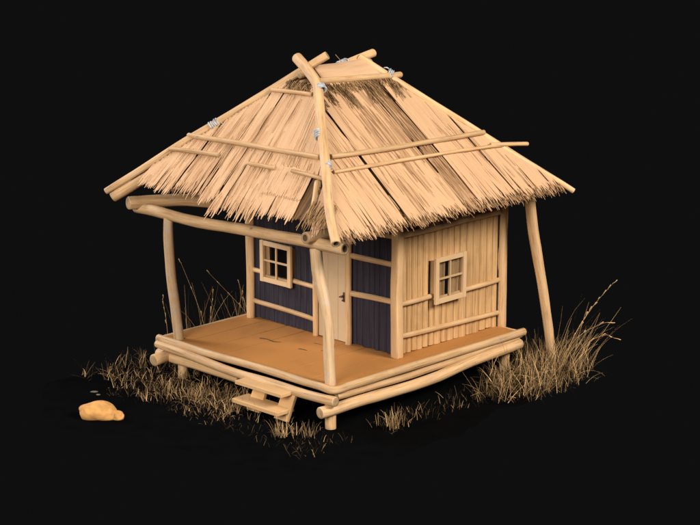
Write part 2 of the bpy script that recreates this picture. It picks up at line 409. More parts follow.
tube(bm, [(-1.585, WY - .06, 1.44), (-1.61, WY - .06, 1.435), (-1.635, WY - .055, 1.425)], .016, .012, n=5, seg=8)
tube(bm, [(-1.575, WY - .012, 1.38), (-1.575, WY - .05, 1.375)], .016, .016, n=3, seg=8)
h = finish('handle', bm, M['iron'], door); h['label'] = 'rusty dark door latch'

# windows
def window(along, off, out, a0, a1, z0, z1, fw, dep, lab, warm):
    def P3(a, h, z):
        v = [0, 0, z]; v[along] = a; v[1 - along] = off + out * h; return v
    def bx(bm, a, b_, h0, h1, s, e, ax, bev=.006):
        p, q = P3(a, h0, s), P3(b_, h1, e)
        box(bm, [min(p[i], q[i]) for i in range(3)], [max(p[i], q[i]) for i in range(3)], bev=bev, axis=ax)
    bm = newbm(); th = .05
    bx(bm, a0, a0 + fw, dep - th, dep, z0, z1, 2); bx(bm, a1 - fw, a1, dep - th, dep, z0, z1, 2)
    bx(bm, a0 + fw, a1 - fw, dep - th, dep - .004, z1 - fw, z1 - .003, along); bx(bm, a0 + fw, a1 - fw, dep - th, dep - .002, z0 + .003, z0 + fw * 1.05, along)
    root = finish('window', bm, M['frame'], hut, smooth=False)
    def fin(nm, bm, mt): return finish(nm, bm, mt, root, smooth=False)
    bm = newbm(); i_ = fw * .75
    bx(bm, a0 + i_, a0 + fw, -.1, dep - th - .002, z0 + i_, z1 - i_, 2, 0); bx(bm, a1 - fw, a1 - i_, -.1, dep - th - .002, z0 + i_, z1 - i_, 2, 0)
    bx(bm, a0 + fw, a1 - fw, -.1, dep - th - .003, z1 - fw, z1 - i_, along, 0); bx(bm, a0 + fw, a1 - fw, -.1, dep - th - .003, z0 + i_, z0 + fw, along, 0)
    fin('casing', bm, M['curtain'])
    bm = newbm(); mw = .016
    mid = (a0 + a1) / 2; zc = z0 + (z1 - z0) * .53
    bx(bm, mid - mw, mid + mw, dep - .048, dep - .022, z0 + fw, z1 - fw, 2, .003)
    bx(bm, a0 + fw, a1 - fw, dep - .044, dep - .018, zc - mw, zc + mw, along, .003)
    fin('glazing_bar', bm, M['frame'])
    bm = newbm(); bx(bm, a0 + fw * .95, a1 - fw * .95, dep - .062, dep - .056, z0 + fw * .95, z1 - fw * .95, 2, 0)
    fin('pane', bm, M['glass'])
    spans = ((a0 + fw, mid - .06), (mid + .02, a1 - fw)) if warm else ((a0 + fw, a0 + fw + .07),)
    for s0, s1 in spans:
        bm = newbm(); uvl = bm.loops.layers.uv.active; nn = int((s1 - s0) / .012); prev = None
        for i in range(nn + 1):
            a = s0 + (s1 - s0) * i / nn
            hh = dep - .10 + .022 * math.sin(a * 58 + 1.2 * math.sin(a * 17)) + .012 * noise.noise(Vector((a * 20, 1, 1)))
            cur = (bm.verts.new(P3(a, hh - .01, z0 + fw * 1.1)), bm.verts.new(P3(a, hh, z1 - fw)))
            if prev:
                f = bm.faces.new([prev[0], cur[0], cur[1], prev[1]])
                for l, t in zip(f.loops, ((z0, a), (z0, a), (z1, a), (z1, a))): l[uvl].uv = t
            prev = cur
        c = fin('curtain', bm, M['curtain'])
        md = c.modifiers.new('thick', 'SOLIDIFY'); md.thickness = .004
    bm = newbm(); bx(bm, a0 + fw, a1 - fw, dep - .09, dep - .066, z0 + fw * .9, z0 + fw * 1.35, along, .003)
    fin('inner_sill', bm, M['frame'])
    root['label'] = lab
    return root
window(0, WY, -1, -3.49, -2.745, 1.365, 2.075, .08, .10, 'window with dark panes in the blue wall', False)
window(1, WX, 1, 2.655, 3.40, 1.375, 2.145, .082, .12, 'deep framed window in the tan wall', True)

# ------------------------------------------------------------------ roof
APX, BPX = Vector((-2.05, 1.463, 5.083)), Vector((-2.05, 2.785, 5.083))
E = {'fl': Vector((-4.668, -.517, 3.034)), 'fr': Vector((.587, -.517, 3.034)), 'br': Vector((.587, 4.981, 3.034)), 'bl': Vector((-4.668, 4.981, 3.034))}
class Face:
    def __init__(s, el, er, tl, tr):
        s.el, s.er, s.tl, s.tr = el, er, tl, tr
        s.e = (er - el).normalized(); s.W = (er - el).length
        m = tl - el; s.u_tl = m.dot(s.e); s.s = (m - s.e * s.u_tl); s.V = s.s.length; s.s.normalize()
        s.n = s.e.cross(s.s); s.u_tr = (tr - el).dot(s.e)
        if s.n.z < 0: s.n = -s.n
    def P(s, u, v, h=0): return s.el + s.e * u + s.s * v + s.n * h
    def lim(s, v): return s.u_tl * v / s.V, s.W + (s.u_tr - s.W) * v / s.V
    def uv(s, p): d = Vector(p) - s.el; return d.dot(s.e), d.dot(s.s)
FF = Face(E['fl'], E['fr'], APX, APX)
FR = Face(E['fr'], E['br'], APX, BPX)
FB = Face(E['br'], E['bl'], BPX, BPX)
FL = Face(E['bl'], E['fl'], BPX, APX)

def strip(bm, face, path, wl, wr, h0, tone, ridge=.0, twist=0.):
    """one flat straw blade along path [(u,v)], half widths to the left and right per row"""
    uvl = bm.loops.layers.uv.active; tl = bm.verts.layers.float['tone']; rows = []
    o = R.random() * 9; n = len(path) - 1
    for i, (u, v) in enumerate(path):
        hh = h0[i] if isinstance(h0, (list, tuple)) else h0
        r = []
        for k, a in enumerate((-wl[i], (wr[i] - wl[i]) * .5, wr[i])):
            q = bm.verts.new(face.P(u + a, v, hh + (ridge if k == 1 else 0) + twist * a)); q[tl] = tone; r.append(q)
        rows.append(r)
    for i in range(n):
        for k in range(2):
            f = bm.faces.new([rows[i][k], rows[i][k + 1], rows[i + 1][k + 1], rows[i + 1][k]])
            for l in f.loops:
                d = l.vert.co - face.el; l[uvl].uv = (d.dot(face.s) + o, d.dot(face.e))

def sheet(bm, face, ua, ub, vb, vt, k, h, mean=.04, slit=(.25, .6), deep=.17, gap=(.016, .036), tone0=.70, tj=.025, clip=True, drop=.0, cen=None, point=.09, jag=.06, inset=(.02, -.03), rag=.05, fine=(.03, .16)):
    """a flat sheet of straw: fine ragged ends, here and there split by a deep tapering slit; fans towards cen by k"""
    cen = face.W / 2 if cen is None else cen
    f = lambda u, v: cen + (u - cen) * (1 - k * v / face.V)
    edges = [ua]
    while edges[-1] < ub - mean * .6: edges.append(min(ub, edges[-1] + mean * R.uniform(.5, 1.6)))
    edges[-1] = ub
    sl, gp = [], []
    for _ in edges:
        if R.random() < deep: sl.append(R.uniform(*slit) * (R.uniform(1.2, 2.6) if R.random() < .2 else 1)); gp.append(R.uniform(*gap))
        else: sl.append(R.uniform(*fine)); gp.append(R.uniform(.003, .012))
    t_sheet = tone0 + R.uniform(-.04, .04); ss = R.random() * 50
    for i in range(len(edges) - 1):
        a, b_ = edges[i], edges[i + 1]; mid = (a + b_) / 2
        low = vb + jag * (noise.noise(Vector((mid * 2.3, ss, 1))) + .6 * noise.noise(Vector((mid * 9, ss, 4)))) + R.uniform(-rag, rag)
        top = vt + R.uniform(-.02, .02)
        if clip:    # stop at the hip
            for _ in range(300):
                lo, hi = face.lim(top); x = f(mid, top)
                if lo + inset[0] <= x <= hi - inset[1]: break
                top -= .012
            if top < low + .15: continue
        vs = [low, low + .04, low + .09, low + .17, low + .3, low + .48, low + .72]
        while vs[-1] < top - .25: vs.append(vs[-1] + .34)
        vs = [v for v in vs if v < top - .05] + [top]
        path, wl, wr = [], [], []
        for v in vs:
            A, B = f(a, v), f(b_, v); w0 = B - A
            tA, tB = max(0, 1 - (v - low) / sl[i]), max(0, 1 - (v - low) / sl[i + 1])
            A += min(gp[i] * tA ** .8, w0 * .38); B -= min(gp[i + 1] * tB ** .8, w0 * .38)
            c = (A + B) / 2; hw = (B - A) / 2
            if v < low + point: hw *= .12 + .88 * ((v - low) / point) ** .8
            path.append((c, v)); wl.append(max(hw, .002)); wr.append(max(hw, .002))
        dz = R.uniform(-.004, .004)
        hs = [h + dz - max(0, 1 - (v - low) / .5) * (drop + R.uniform(0, .016)) + .014 * noise.noise(Vector((mid * 1.6, v * 1.1, 7))) for v in vs]
        strip(bm, face, path, wl, wr, hs, t_sheet + R.gauss(0, tj) + .06 * noise.noise(Vector((mid * 3, ss, 2))), ridge=.0015)

def straws(bm, face, n, ua, ub, v0, v1, ln, h, tone, k, w=(.003, .007), mi=0, cen=None, inset=.06):
    """single loose straws lying on the slope"""
    n0 = len(bm.faces); cen = face.W / 2 if cen is None else cen
    for _ in range(n):
        v = R.uniform(v0, v1); u0 = R.uniform(ua, ub); L = R.uniform(*ln); a = R.gauss(0, .035)
        u = cen + (u0 - cen) * (1 - k * v / face.V); u2 = cen + (u0 - cen) * (1 - k * (v + L) / face.V) + a * L
        lo, hi = face.lim(v + L)
        if not (lo + inset < u2 < hi - inset): continue
        ww = R.uniform(*w); hh = h + R.uniform(0, .012)
        strip(bm, face, [(u, v), ((u + u2) / 2 + R.gauss(0, .006), v + L / 2), (u2, v + L)], [ww * .3, ww, ww * .4], [ww * .3, ww, ww * .4], [hh - .004, hh + .004, hh - .006], R.uniform(*tone), ridge=.002)
    bm.faces.ensure_lookup_table()
    for fc in bm.faces[n0:]: fc.material_index = mi

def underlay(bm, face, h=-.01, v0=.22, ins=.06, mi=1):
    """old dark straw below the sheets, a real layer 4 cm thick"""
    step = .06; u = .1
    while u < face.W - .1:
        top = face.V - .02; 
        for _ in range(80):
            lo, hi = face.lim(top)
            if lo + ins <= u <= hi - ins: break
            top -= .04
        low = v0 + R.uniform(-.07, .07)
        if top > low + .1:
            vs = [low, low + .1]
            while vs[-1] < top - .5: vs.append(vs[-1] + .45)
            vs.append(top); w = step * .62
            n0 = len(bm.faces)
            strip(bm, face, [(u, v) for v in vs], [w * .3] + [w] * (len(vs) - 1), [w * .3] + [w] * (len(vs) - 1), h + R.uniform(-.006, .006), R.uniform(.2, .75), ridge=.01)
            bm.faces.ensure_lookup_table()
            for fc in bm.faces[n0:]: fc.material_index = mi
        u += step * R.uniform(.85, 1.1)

def fray(bm, face, n, ua, ub, v, ln, h, mi, tone=(.1, .9), spread=.5, w=.008, cen=None, k=.0, hj=.02):
    n0 = len(bm.faces)
    cen = face.W / 2 if cen is None else cen
    for _ in range(n):
        u = R.uniform(ua, ub); vv = v + R.uniform(-.05, .05); L = R.uniform(*ln); a = R.gauss(0, spread) * .3
        u = cen + (u - cen) * (1 - k * vv / face.V)
        path = [(u + a * L * t ** 1.5, vv - L * t) for t in (0, .35, .7, 1)]
        hw = [w, w * .9, w * .6, w * .12]
        hb = h + R.uniform(0, hj); bow = R.uniform(-.03, .04)
        strip(bm, face, path, hw, hw, [hb, hb + bow * .5, hb + bow * .4, hb - .01], R.uniform(*tone), ridge=.003)
    bm.faces.ensure_lookup_table()
    for fc in bm.faces[n0:]: fc.material_index = mi

TM = [M['thatch'], M['under'], M['fringe']]
def thatch(name, bm, lab, th=.007):
    o = finish(name, bm, TM, hut, smooth=False); o['label'] = lab
    md = o.modifiers.new('thick', 'SOLIDIFY'); md.thickness = th; md.offset = 0
    return o
# --- right (tan wall) side: u = y + .517
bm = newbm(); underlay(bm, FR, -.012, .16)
kR = .10; cR = FR.W / 2; kw = dict(cen=cR)
sheet(bm, FR, .06, 1.59, .10, 3.1, .12, .045, **kw)
sheet(bm, FR, 1.675, 2.945, .10, 3.1, kR, .040, **kw)
sheet(bm, FR, 3.06, 3.27, .08, 2.2, .04, .014, slit=(.3, 1.4), deep=.5, tone0=.32, cen=cR)
sheet(bm, FR, 3.02, 3.24, 1.35, 3.1, .04, .020, slit=(.1, .6), deep=.4, tone0=.50, cen=cR)
sheet(bm, FR, 3.34, 4.215, .12, 3.0, kR, .045, **kw)
sheet(bm, FR, 4.26, 5.46, .12, 3.0, kR, .040, slit=(.3, .9), deep=.25, **kw)
# lower course showing between the split ends
sheet(bm, FR, .2, 1.55, .03, .95, .05, .014, tone0=.30, deep=.4, cen=cR)
sheet(bm, FR, 1.75, 3.2, .03, .9, .05, .012, tone0=.28, deep=.4, cen=cR)
sheet(bm, FR, 3.2, 5.40, .04, .9, .05, .010, tone0=.28, deep=.4, cen=cR, inset=(0, -.05))
straws(bm, FR, 220, .15, 5.3, .25, 2.7, (.3, 1.1), .044, (.5, .8), kR, cen=cR)
straws(bm, FR, 75, .15, 5.3, .15, 1.5, (.25, .8), .044, (-.1, .3), kR, w=(.002, .004), cen=cR)
straws(bm, FR, 60, 2.2, 3.3, .8, 2.6, (.5, 1.1), .044, (-.2, .25), kR, w=(.003, .005), cen=cR)
straws(bm, FR, 40, 3.02, 3.3, .3, 1.6, (.4, 1.2), .030, (-.1, .4), .04, w=(.003, .007), cen=cR)
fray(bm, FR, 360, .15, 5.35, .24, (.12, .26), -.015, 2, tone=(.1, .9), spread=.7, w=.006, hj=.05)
fray(bm, FR, 90, .15, 5.35, .26, (.10, .24), .01, 0, tone=(.35, .65), spread=.5, w=.007, hj=.03)
# dark frayed fibres under the ridge batten
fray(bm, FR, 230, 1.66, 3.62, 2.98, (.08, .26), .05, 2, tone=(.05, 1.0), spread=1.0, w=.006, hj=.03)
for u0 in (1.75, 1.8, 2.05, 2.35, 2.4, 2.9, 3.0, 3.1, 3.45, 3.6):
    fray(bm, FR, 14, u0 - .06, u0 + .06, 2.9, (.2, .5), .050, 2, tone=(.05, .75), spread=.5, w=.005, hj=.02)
thatch('thatch_panel', bm, 'wide thatch slope above the tan wall')
# --- front (porch) side: u = x + 4.668
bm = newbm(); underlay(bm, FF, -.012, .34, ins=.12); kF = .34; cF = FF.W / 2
kw = dict(inset=(.03, -.14))
sheet(bm, FF, .50, 1.33, .23, 2.60, .30, .045, deep=.2, **kw)
sheet(bm, FF, 1.37, 2.04, .31, 2.60, kF, .042, slit=(.3, 1.0), deep=.25, **kw)
sheet(bm, FF, 2.095, 2.42, .22, 2.60, kF, .050, slit=(.3, .9), deep=.25, **kw)
sheet(bm, FF, 2.46, 3.02, .07, 2.60, kF, .040, mean=.06, slit=(.3, 1.0), deep=.5, gap=(.02, .04), jag=.12, point=.2, **kw)
sheet(bm, FF, 3.02, 3.42, .05, 1.25, kF, .034, mean=.06, deep=.4, point=.2, **kw)
sheet(bm, FF, 2.95, 4.75, 1.02, 2.60, .50, .046, deep=.08, slit=(.1, .5), fine=(.01, .03), gap=(.004, .012), jag=.01, rag=.01, **kw)
sheet(bm, FF, 3.30, 4.20, .58, 1.12, .25, .058, deep=0, fine=(.01, .02), jag=.0, cen=cF + .3, clip=False, point=.01, rag=.003, tj=.015)
sheet(bm, FF, 3.26, 4.20, .20, .82, .25, .042, slit=(.1, .3), deep=.25, clip=False, point=.12)
sheet(bm, FF, 4.66, 4.86, .12, 1.0, .45, .02, deep=.4, clip=False, tone0=.35)
straws(bm, FF, 200, .55, 4.2, .3, 2.2, (.3, 1.0), .046, (.5, .8), kF)
straws(bm, FF, 60, .55, 3.2, .2, 1.7, (.25, .8), .046, (-.1, .35), kF, w=(.002, .004))
fray(bm, FF, 24, .6, 2.4, .50, (.15, .3), .035, 0, tone=(.4, .65), spread=.3, w=.009, k=kF, hj=.03)
fray(bm, FF, 22, 2.4, 3.3, .42, (.25, .45), .04, 0, tone=(.45, .7), spread=.35, w=.012, k=kF, hj=.03)
fray(bm, FF, 130, .6, 4.2, .50, (.12, .28), -.02, 2, tone=(.2, .9), spread=.7, w=.006, k=kF, hj=.04)
fray(bm, FF, 60, 4.5, 5.06, .62, (.2, .5), .0, 2, tone=(.5, 1.1), spread=.7, w=.006, k=.3, hj=.05)
fray(bm, FF, 90, 2.42, 3.0, 2.60, (.08, .2), .05, 2, tone=(.05, .9), spread=1.0, w=.006, hj=.02)
thatch('thatch_panel', bm, 'ragged thatch slope above the porch, torn open beside the hip pole')
for fc, lab in ((FB, 'plain thatch slope at the back'), (FL, 'plain thatch slope on the far left side')):
    bm = newbm(); underlay(bm, fc, -.012, .16, ins=.08)
    u = .3
    while u < fc.W - .3:
        e_ = min(fc.W - .25, u + R.uniform(.8, 1.3)); sheet(bm, fc, u, e_, .15, fc.V - .2, .25 if fc is FB else .1, .035); u = e_ + .04
    fray(bm, fc, 120, .3, fc.W - .3, .3, (.15, .35), .0, 2, w=.008)
    thatch('thatch_panel', bm, lab)

# ridge sheet folded over the top
bm = newbm(); uvl = bm.loops.layers.uv.active; rows = []
for i in range(15):
    y = 1.62 + (2.92 - 1.62) * i / 14
    wv = .012 * noise.noise(Vector((y * 3, 0, 2)))
    prof = [(-.36, -.245), (-.18, -.10), (-.05, .035), (.0, .06), (.06, .035), (.2, -.095), (.36, -.22)]
    rows.append([bm.verts.new((-2.05 + px, y + .0 * px, 5.083 + .03 + pz + wv)) for px, pz in prof])
for i in range(14):
    for k in range(6):
        f = bm.faces.new([rows[i][k], rows[i][k + 1], rows[i + 1][k + 1], rows[i + 1][k]])
        for l in f.loops: l[uvl].uv = (l.vert.co.y, l.vert.co.x * 1.3)
bmesh.ops.recalc_face_normals(bm, faces=bm.faces[:])
o = finish('ridge_cap', bm, M['cap'], hut); md = o.modifiers.new('t', 'SOLIDIFY'); md.thickness = .02
# ridge and battens
def onF(face, x_or_u, v, h): return face.P(x_or_u, v, h)
def batten(face, pa, pb, r, h, mid=0, r1=None):
    (ua, va), (ub, vb) = face.uv(pa), face.uv(pb)
    um, vm = (ua + ub) / 2, (va + vb) / 2 + mid
    return pole('roof_batten', [face.P(ua, va, h), face.P(um, vm, h), face.P(ub, vb, h)], r, r1 or r, hut, n=14)
batten(FR, (-1.82, 1.50, 4.91), (-1.72, 3.26, 4.83), .052, .09)
batten(FR, (-.64, .58, 3.99), (-.56, 4.02, 3.93), .042, .085, -.02)
batten(FR, (-.42, .42, 3.81), (-.31, 4.21, 3.73), .030, .075, .02)
batten(FR, (-.34, 3.95, 3.76), (-.25, 4.75, 3.66), .034, .09)
batten(FF, (-3.58, .39, 3.98), (-.64, .43, 4.01), .040, .085, .01)
batten(FF, (-3.78, .18, 3.75), (-2.68, .22, 3.8), .036, .08)
batten(FF, (-1.95, .20, 3.77), (-1.38, .20, 3.78), .032, .08)
batten(FF, (-1.0, .21, 3.78), (-.30, .19, 3.76), .030, .085)
batten(FF, (-2.42, 1.15, 4.76), (-1.55, 1.17, 4.78), .034, .08)
# rafter stick showing through the torn corner of the thatch
pole('rafter', [FF.P(4.18, 1.0, -.03), FF.P(4.34, .65, -.05), FF.P(4.42, .32, -.08)], .06, .065, hut)
pole('rafter', [FF.P(2.6, 2.6, -.07), FF.P(2.6, .25, -.07)], .05, .05, hut)

# hip poles
def lash(parent, p, d, r, turns=5, wdt=.16, tr=.016):
    d = Vector(d).normalized(); p = Vector(p); a = d.orthogonal().normalized(); c = d.cross(a)
    bm = newbm(); pts = []
    n = turns * 12
    for i in range(n + 1):
        t = i / n; th = t * turns * 2 * math.pi
        rr = r * (1 + .22 * noise.noise(Vector((t * 9, p.x, p.y)))); t += .05 * noise.noise(Vector((t * 13, p.y, p.x)))
        pts.append(p + d * (t - .5) * wdt + (a * math.cos(th) + c * math.sin(th)) * rr)
    tube(bm, pts, tr, tr, n=n, seg=6, wob=.35, jitter=.012)
    tube(bm, [pts[n // 2], pts[n // 2] + a * .02 + d * .07 + Vector((0, 0, .03)), pts[n // 2] + d * .13 - Vector((0, 0, .02))], tr, tr * .8, n=5, seg=6, wob=0)
    return finish('lashing', bm, [M['rope'], M['rope'], M['rope']], parent)
hn = .07
fl_tip, fl_top = E['fl'] + Vector((0, 0, .05)), Vector((-1.80, 1.70, 5.36))
hp = pole('hip_pole', [fl_tip, fl_tip.lerp(fl_top, .33) + Vector((0, 0, .02)), fl_tip.lerp(fl_top, .66), fl_top], .054, .068, hut, n=24)
dd = (fl_top - fl_tip); lash(hp, fl_tip + dd * .50 + Vector((0, 0, .01)), dd, .066, 5, .17, .013)
pole('hip_pole', [E['fl'] + Vector((.02, .12, -.05)), E['fl'].lerp(APX, .35) + Vector((-.02, .12, -.07)), E['fl'].lerp(APX, .8) + Vector((0, .1, -.1))], .095, .07, hut)
HN = [(0.587, -.517, 3.034), (.37, -.32, 3.35), (-.12, .08, 3.73), (-.73, .6, 4.2), (-1.28, 1.05, 4.70), (-1.62, 1.28, 4.97), (-2.0, 1.42, 5.12), (-2.46, 1.45, 5.29)]
def fromplane():  # bent near hip pole, laid a hand above the porch slope
    out = []
    for u, v in ((5.29, .03), (4.86, .48), (4.42, 1.01), (3.83, 1.72), (3.40, 2.27), (3.19, 2.53), (2.99, 2.70), (2.34, 3.06)):
        out.append(FF.P(u, v, .07))
    return out
hpts = fromplane()
hp = pole('hip_pole', hpts, .072, .088, hut, n=30, hollow=(True, False)); hp['label'] = 'thick near hip pole with a crook at its top'
lash(hp, hpts[3].lerp(hpts[4], .05) + Vector((-.04, -.02, .01)), hpts[4] - hpts[3], .066, 4, .15, .014)
lash(hp, hpts[2].lerp(hpts[3], .35) + Vector((.06, 0, -.02)), hpts[3] - hpts[2], .06, 3, .11, .013)
lash(hp, hpts[5].lerp(hpts[6], .1) + Vector((.05, .02, .02)), hpts[6] - hpts[5], .07, 4, .13, .014)
br_tip, br_top = E['br'] + Vector((.02, .02, .0)), BPX + Vector((-.05, -.05, .11))
hp = pole('hip_pole', [br_tip, br_tip.lerp(br_top, .5) + Vector((0, 0, .0)), br_top], .045, .07, hut, n=24)
dd = br_top - br_tip; lash(hp, br_tip + dd * .86 + Vector((0, 0, .03)), dd, .085, 3, .10, .012)
bl_tip = E['bl']; bl_top = BPX + Vector((0, 0, .04))
pole('hip_pole', [bl_tip, bl_tip.lerp(bl_top, .5), bl_top], .065, .075, hut, n=24)
ra, rb = Vector((-2.22, 1.5, 4.90)), Vector((-2.12, 3.10, 5.23))
hp = pole('ridge_pole', [ra, rb], .06, .066, hut)
lash(hp, ra.lerp(rb, .57) + Vector((0, 0, .01)), rb - ra, .074, 5, .2, .015)
pole('ridge_pole', [APX + Vector((0, -.12, -.03)), BPX + Vector((0, .12, -.03))], .05, .05, hut)

# ------------------------------------------------------------------ steps
st = empty('wooden_steps', (-1.25, -.3, 0), 'two tread plank steps leaning against the front edge of the deck', 'steps')
off = Matrix.Translation((1.25, .3, 0))
def sfin(nm, bm):
    bmesh.ops.transform(bm, matrix=off, verts=bm.verts[:]); return finish(nm, bm, M['board'], st, smooth=False)
bm = newbm(); box(bm, (-1.79, -.37, .405), (-.74, -.0, .465), bev=.01, axis=0); sfin('tread', bm)
bm = newbm(); box(bm, (-1.74, -.49, .145), (-.70, -.13, .21), bev=.01, axis=0); sfin('tread', bm)
for xa, xb in ((-1.60, -1.32), (-.98, -.69)):
    bm = newbm(); vs = box(bm, (xa, -.03, 0), (xb, .03, .43), bev=.008, axis=2)
    bmesh.ops.transform(bm, matrix=Matrix.Translation((0, -.28, .01)) @ Matrix.Rotation(math.radians(-26), 4, 'X'), verts=bm.verts[:])
    sfin('stringer', bm)

# ------------------------------------------------------------------ stones
def rock(name, loc, size, seed, lab, cat, mat='rock', rz=0., lumps=()):
    bm = newbm(); bmesh.ops.create_icosphere(bm, subdivisions=5, radius=1)
    for v in bm.verts:
        p = v.co.copy(); d = .22 * noise.noise(p * 1.1 + Vector((seed, 0, 0))) + .06 * noise.noise(p * 2.2 + Vector((0, seed, 0))) + .012 * noise.noise(p * 8)
        q = p * (1 + d)
        q.z = max(q.z, -.55)
        v.co = Vector((q.x * size[0], q.y * size[1], (q.z + .5) * size[2]))
    o = finish(name, bm, M[mat], None); o.location = loc; o.rotation_euler.z = rz; tag(o, lab, cat); return o
RS = math.radians(44)
rock('rock', (-3.0, -2.12, 0), (.30, .20, .165), 3.1, 'large rounded orange tan rock on the ground left of the hut', 'rock', rz=RS)
rock('small_rock', (-2.72, -1.97, 0), (.095, .08, .085), 8.3, 'small orange stone touching the right side of the large rock', 'rock', rz=RS)
rock('stone_chip', (-4.04, -1.39, 0), (.06, .03, .012), 5.0, 'larger pale flat stone chip behind the big rock', 'stone', 'chip', RS)
rock('stone_chip', (-3.87, -1.44, 0), (.035, .02, .012), 6.0, 'tiny pale stone chip just right of the larger chip', 'stone', 'chip', RS)

# ------------------------------------------------------------------ dry grass
def blade(bm, p, L, az, lean, w, tone, curl=.6, seg=5):
    uvl = bm.loops.layers.uv.active; tl = bm.verts.layers.float['tone']
    d = Vector((math.cos(az), math.sin(az), 0)); side = Vector((-math.sin(az + R.uniform(-1, 1)), math.cos(az + R.uniform(-1, 1)), R.uniform(-.2, .2))).normalized()
    pos = Vector(p); rows = []; th = lean * .55
    for i in range(seg + 1):
        t = i / seg
        ww = w * .68 * (1 - t) ** .7 + .0008
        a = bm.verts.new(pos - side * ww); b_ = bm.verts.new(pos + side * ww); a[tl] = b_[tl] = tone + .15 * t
        rows.append((a, b_))
        th += (lean * .45 + curl * t) / seg
        pos = pos + (d * math.sin(th) + Vector((0, 0, math.cos(th)))) * (L / seg)
    for i in range(seg):
        f = bm.faces.new([rows[i][0], rows[i][1], rows[i + 1][1], rows[i + 1][0]])
        for l, t in zip(f.loops, ((i, 0), (i, .02), (i + 1, .02), (i + 1, 0))): l[uvl].uv = (t[0] * L / seg, t[1] + tone)
    return pos

def clump(bm, cx, cy, n, rad, L, lean=(.1, .9), w=(.004, .008), tone=(.1, .9), az=None, aspread=3.14, curl=.9):
    for _ in range(n):
        r = rad * math.sqrt(R.random()); t = R.uniform(0, 6.283)
        a = R.uniform(0, 6.283) if az is None else R.gauss(az, aspread)
        tn = tone[0] + (tone[1] - tone[0]) * R.random() ** 3.2
        blade(bm, (cx + r * math.cos(t), cy + r * math.sin(t), R.uniform(-.01, .06)), R.uniform(*L) * (.45 + .55 * R.random()), a, R.uniform(*lean), R.uniform(*w), tn, curl=R.uniform(-.4, curl) * 1.5)

def in_deck(x, y): return -3.95 < x < -.0 and .1 < y < 4.4
# scattered short grass: one carpet
bm = newbm()
tufts = [(-4.75 + 3.2 * t + R.gauss(0, .12), -.24 - .16 * t + R.gauss(0, .34), R.uniform(.08, .22)) for t in [R.random() for _ in range(44)]]
for _ in range(265):      # left patch, in broken tufts
    tx, ty, tr_ = R.choice(tufts); x = tx + R.gauss(0, tr_); y = ty + R.gauss(0, tr_ * .8)
    clump(bm, x, y, R.randint(3, 15), R.choice((.04, .08, .12)), (.08, .36), (.1, 1.7), (.002, .0055), (-.1, 1.1))
for _ in range(90):
    x, y = R.uniform(-4.0, -1.8), R.uniform(-1.25, -.5)
    clump(bm, x, y, R.randint(2, 6), .14, (.06, .2), (.2, 1.5), (.002, .004), (-.1, .6))
for _ in range(60):       # sparse front
    x, y = R.uniform(-1.6, .7), R.uniform(-1.3, -.2)
    clump(bm, x, y, R.randint(2, 6), .15, (.06, .2), (.2, 1.5), (.002, .004), (-.1, .65))
for _ in range(75):       # along the right side
    t = R.random(); x = .3 + .55 * R.random(); y = .4 + 2.5 * t
    clump(bm, x, y, R.randint(2, 7), .15, (.06, .26), (.1, 1.5), (.002, .0045), (-.1, .55))
for _ in range(70):       # far left rear edge
    x, y = R.uniform(-5.0, -4.15), R.uniform(-.4, 2.6)
    clump(bm, x, y, R.randint(3, 8), .14, (.1, .4), (.0, 1.1), (.002, .0045), (.0, .8))
for _ in range(40):
    x, y = R.uniform(-.6, .3), R.uniform(4.6, 6.0)
    clump(bm, x, y, R.randint(5, 10), .18, (.15, .5), (.1, 1.2), (.0025, .005), (.0, .7))
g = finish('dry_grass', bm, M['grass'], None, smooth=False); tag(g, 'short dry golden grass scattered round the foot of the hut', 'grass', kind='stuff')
# tufts
def tuft(loc, spec, lab, group=None):
    bm = newbm()
    for s in spec: clump(bm, *s[:4], **s[4])
    o = finish('grass_tuft', bm, M['grass'], None, smooth=False); o.location = loc; tag(o, lab, 'grass', group); return o
big = []
for _ in range(125):
    a, r = R.uniform(0, 6.28), math.sqrt(R.random())
    big.append((.60 * r * math.cos(a) + .16, 1.3 * r * math.sin(a), R.randint(7, 20), R.choice((.06, .14, .2)), dict(L=(.2, .8), lean=(.1, 1.8), w=(.0018, .005), tone=(-.15, 1.1))))
big.append((.1, .75, 75, .38, dict(L=(.8, 1.45), lean=(.25, .9), w=(.0026, .0044), tone=(.4, 1.3), az=.9, aspread=.4, curl=1.2)))
big.append((.35, -.5, 40, .5, dict(L=(.5, .9), lean=(.6, 1.4), w=(.002, .004), tone=(.3, 1.0), az=-1.0, aspread=.8)))
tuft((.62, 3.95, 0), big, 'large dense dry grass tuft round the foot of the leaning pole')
tuft((-.30, -.82, 0), [(0, 0, 60, .12, dict(L=(.15, .42), lean=(.1, 1.1), w=(.003, .006), tone=(.2, .9))), (.25, .28, 45, .2, dict(L=(.12, .35), lean=(.2, 1.1), w=(.003, .005), tone=(.1, .8)))], 'small dry grass tuft in front of the steps')
tuft((-4.45, 1.6, 0), [(0, .3 * k, 20, .3, dict(L=(.5, 1.5), lean=(.05, .7), w=(.0025, .0042), tone=(.2, 1.0), curl=.5)) for k in range(-2, 5)], 'loose tuft of thin long blades behind the left edge of the deck')
tuft((.68, .62, 0), [(0, 0, 60, .1, dict(L=(.15, .45), lean=(.1, 1.0), w=(.003, .006), tone=(.2, .95)))], 'small pale grass tuft beside the right side of the deck')

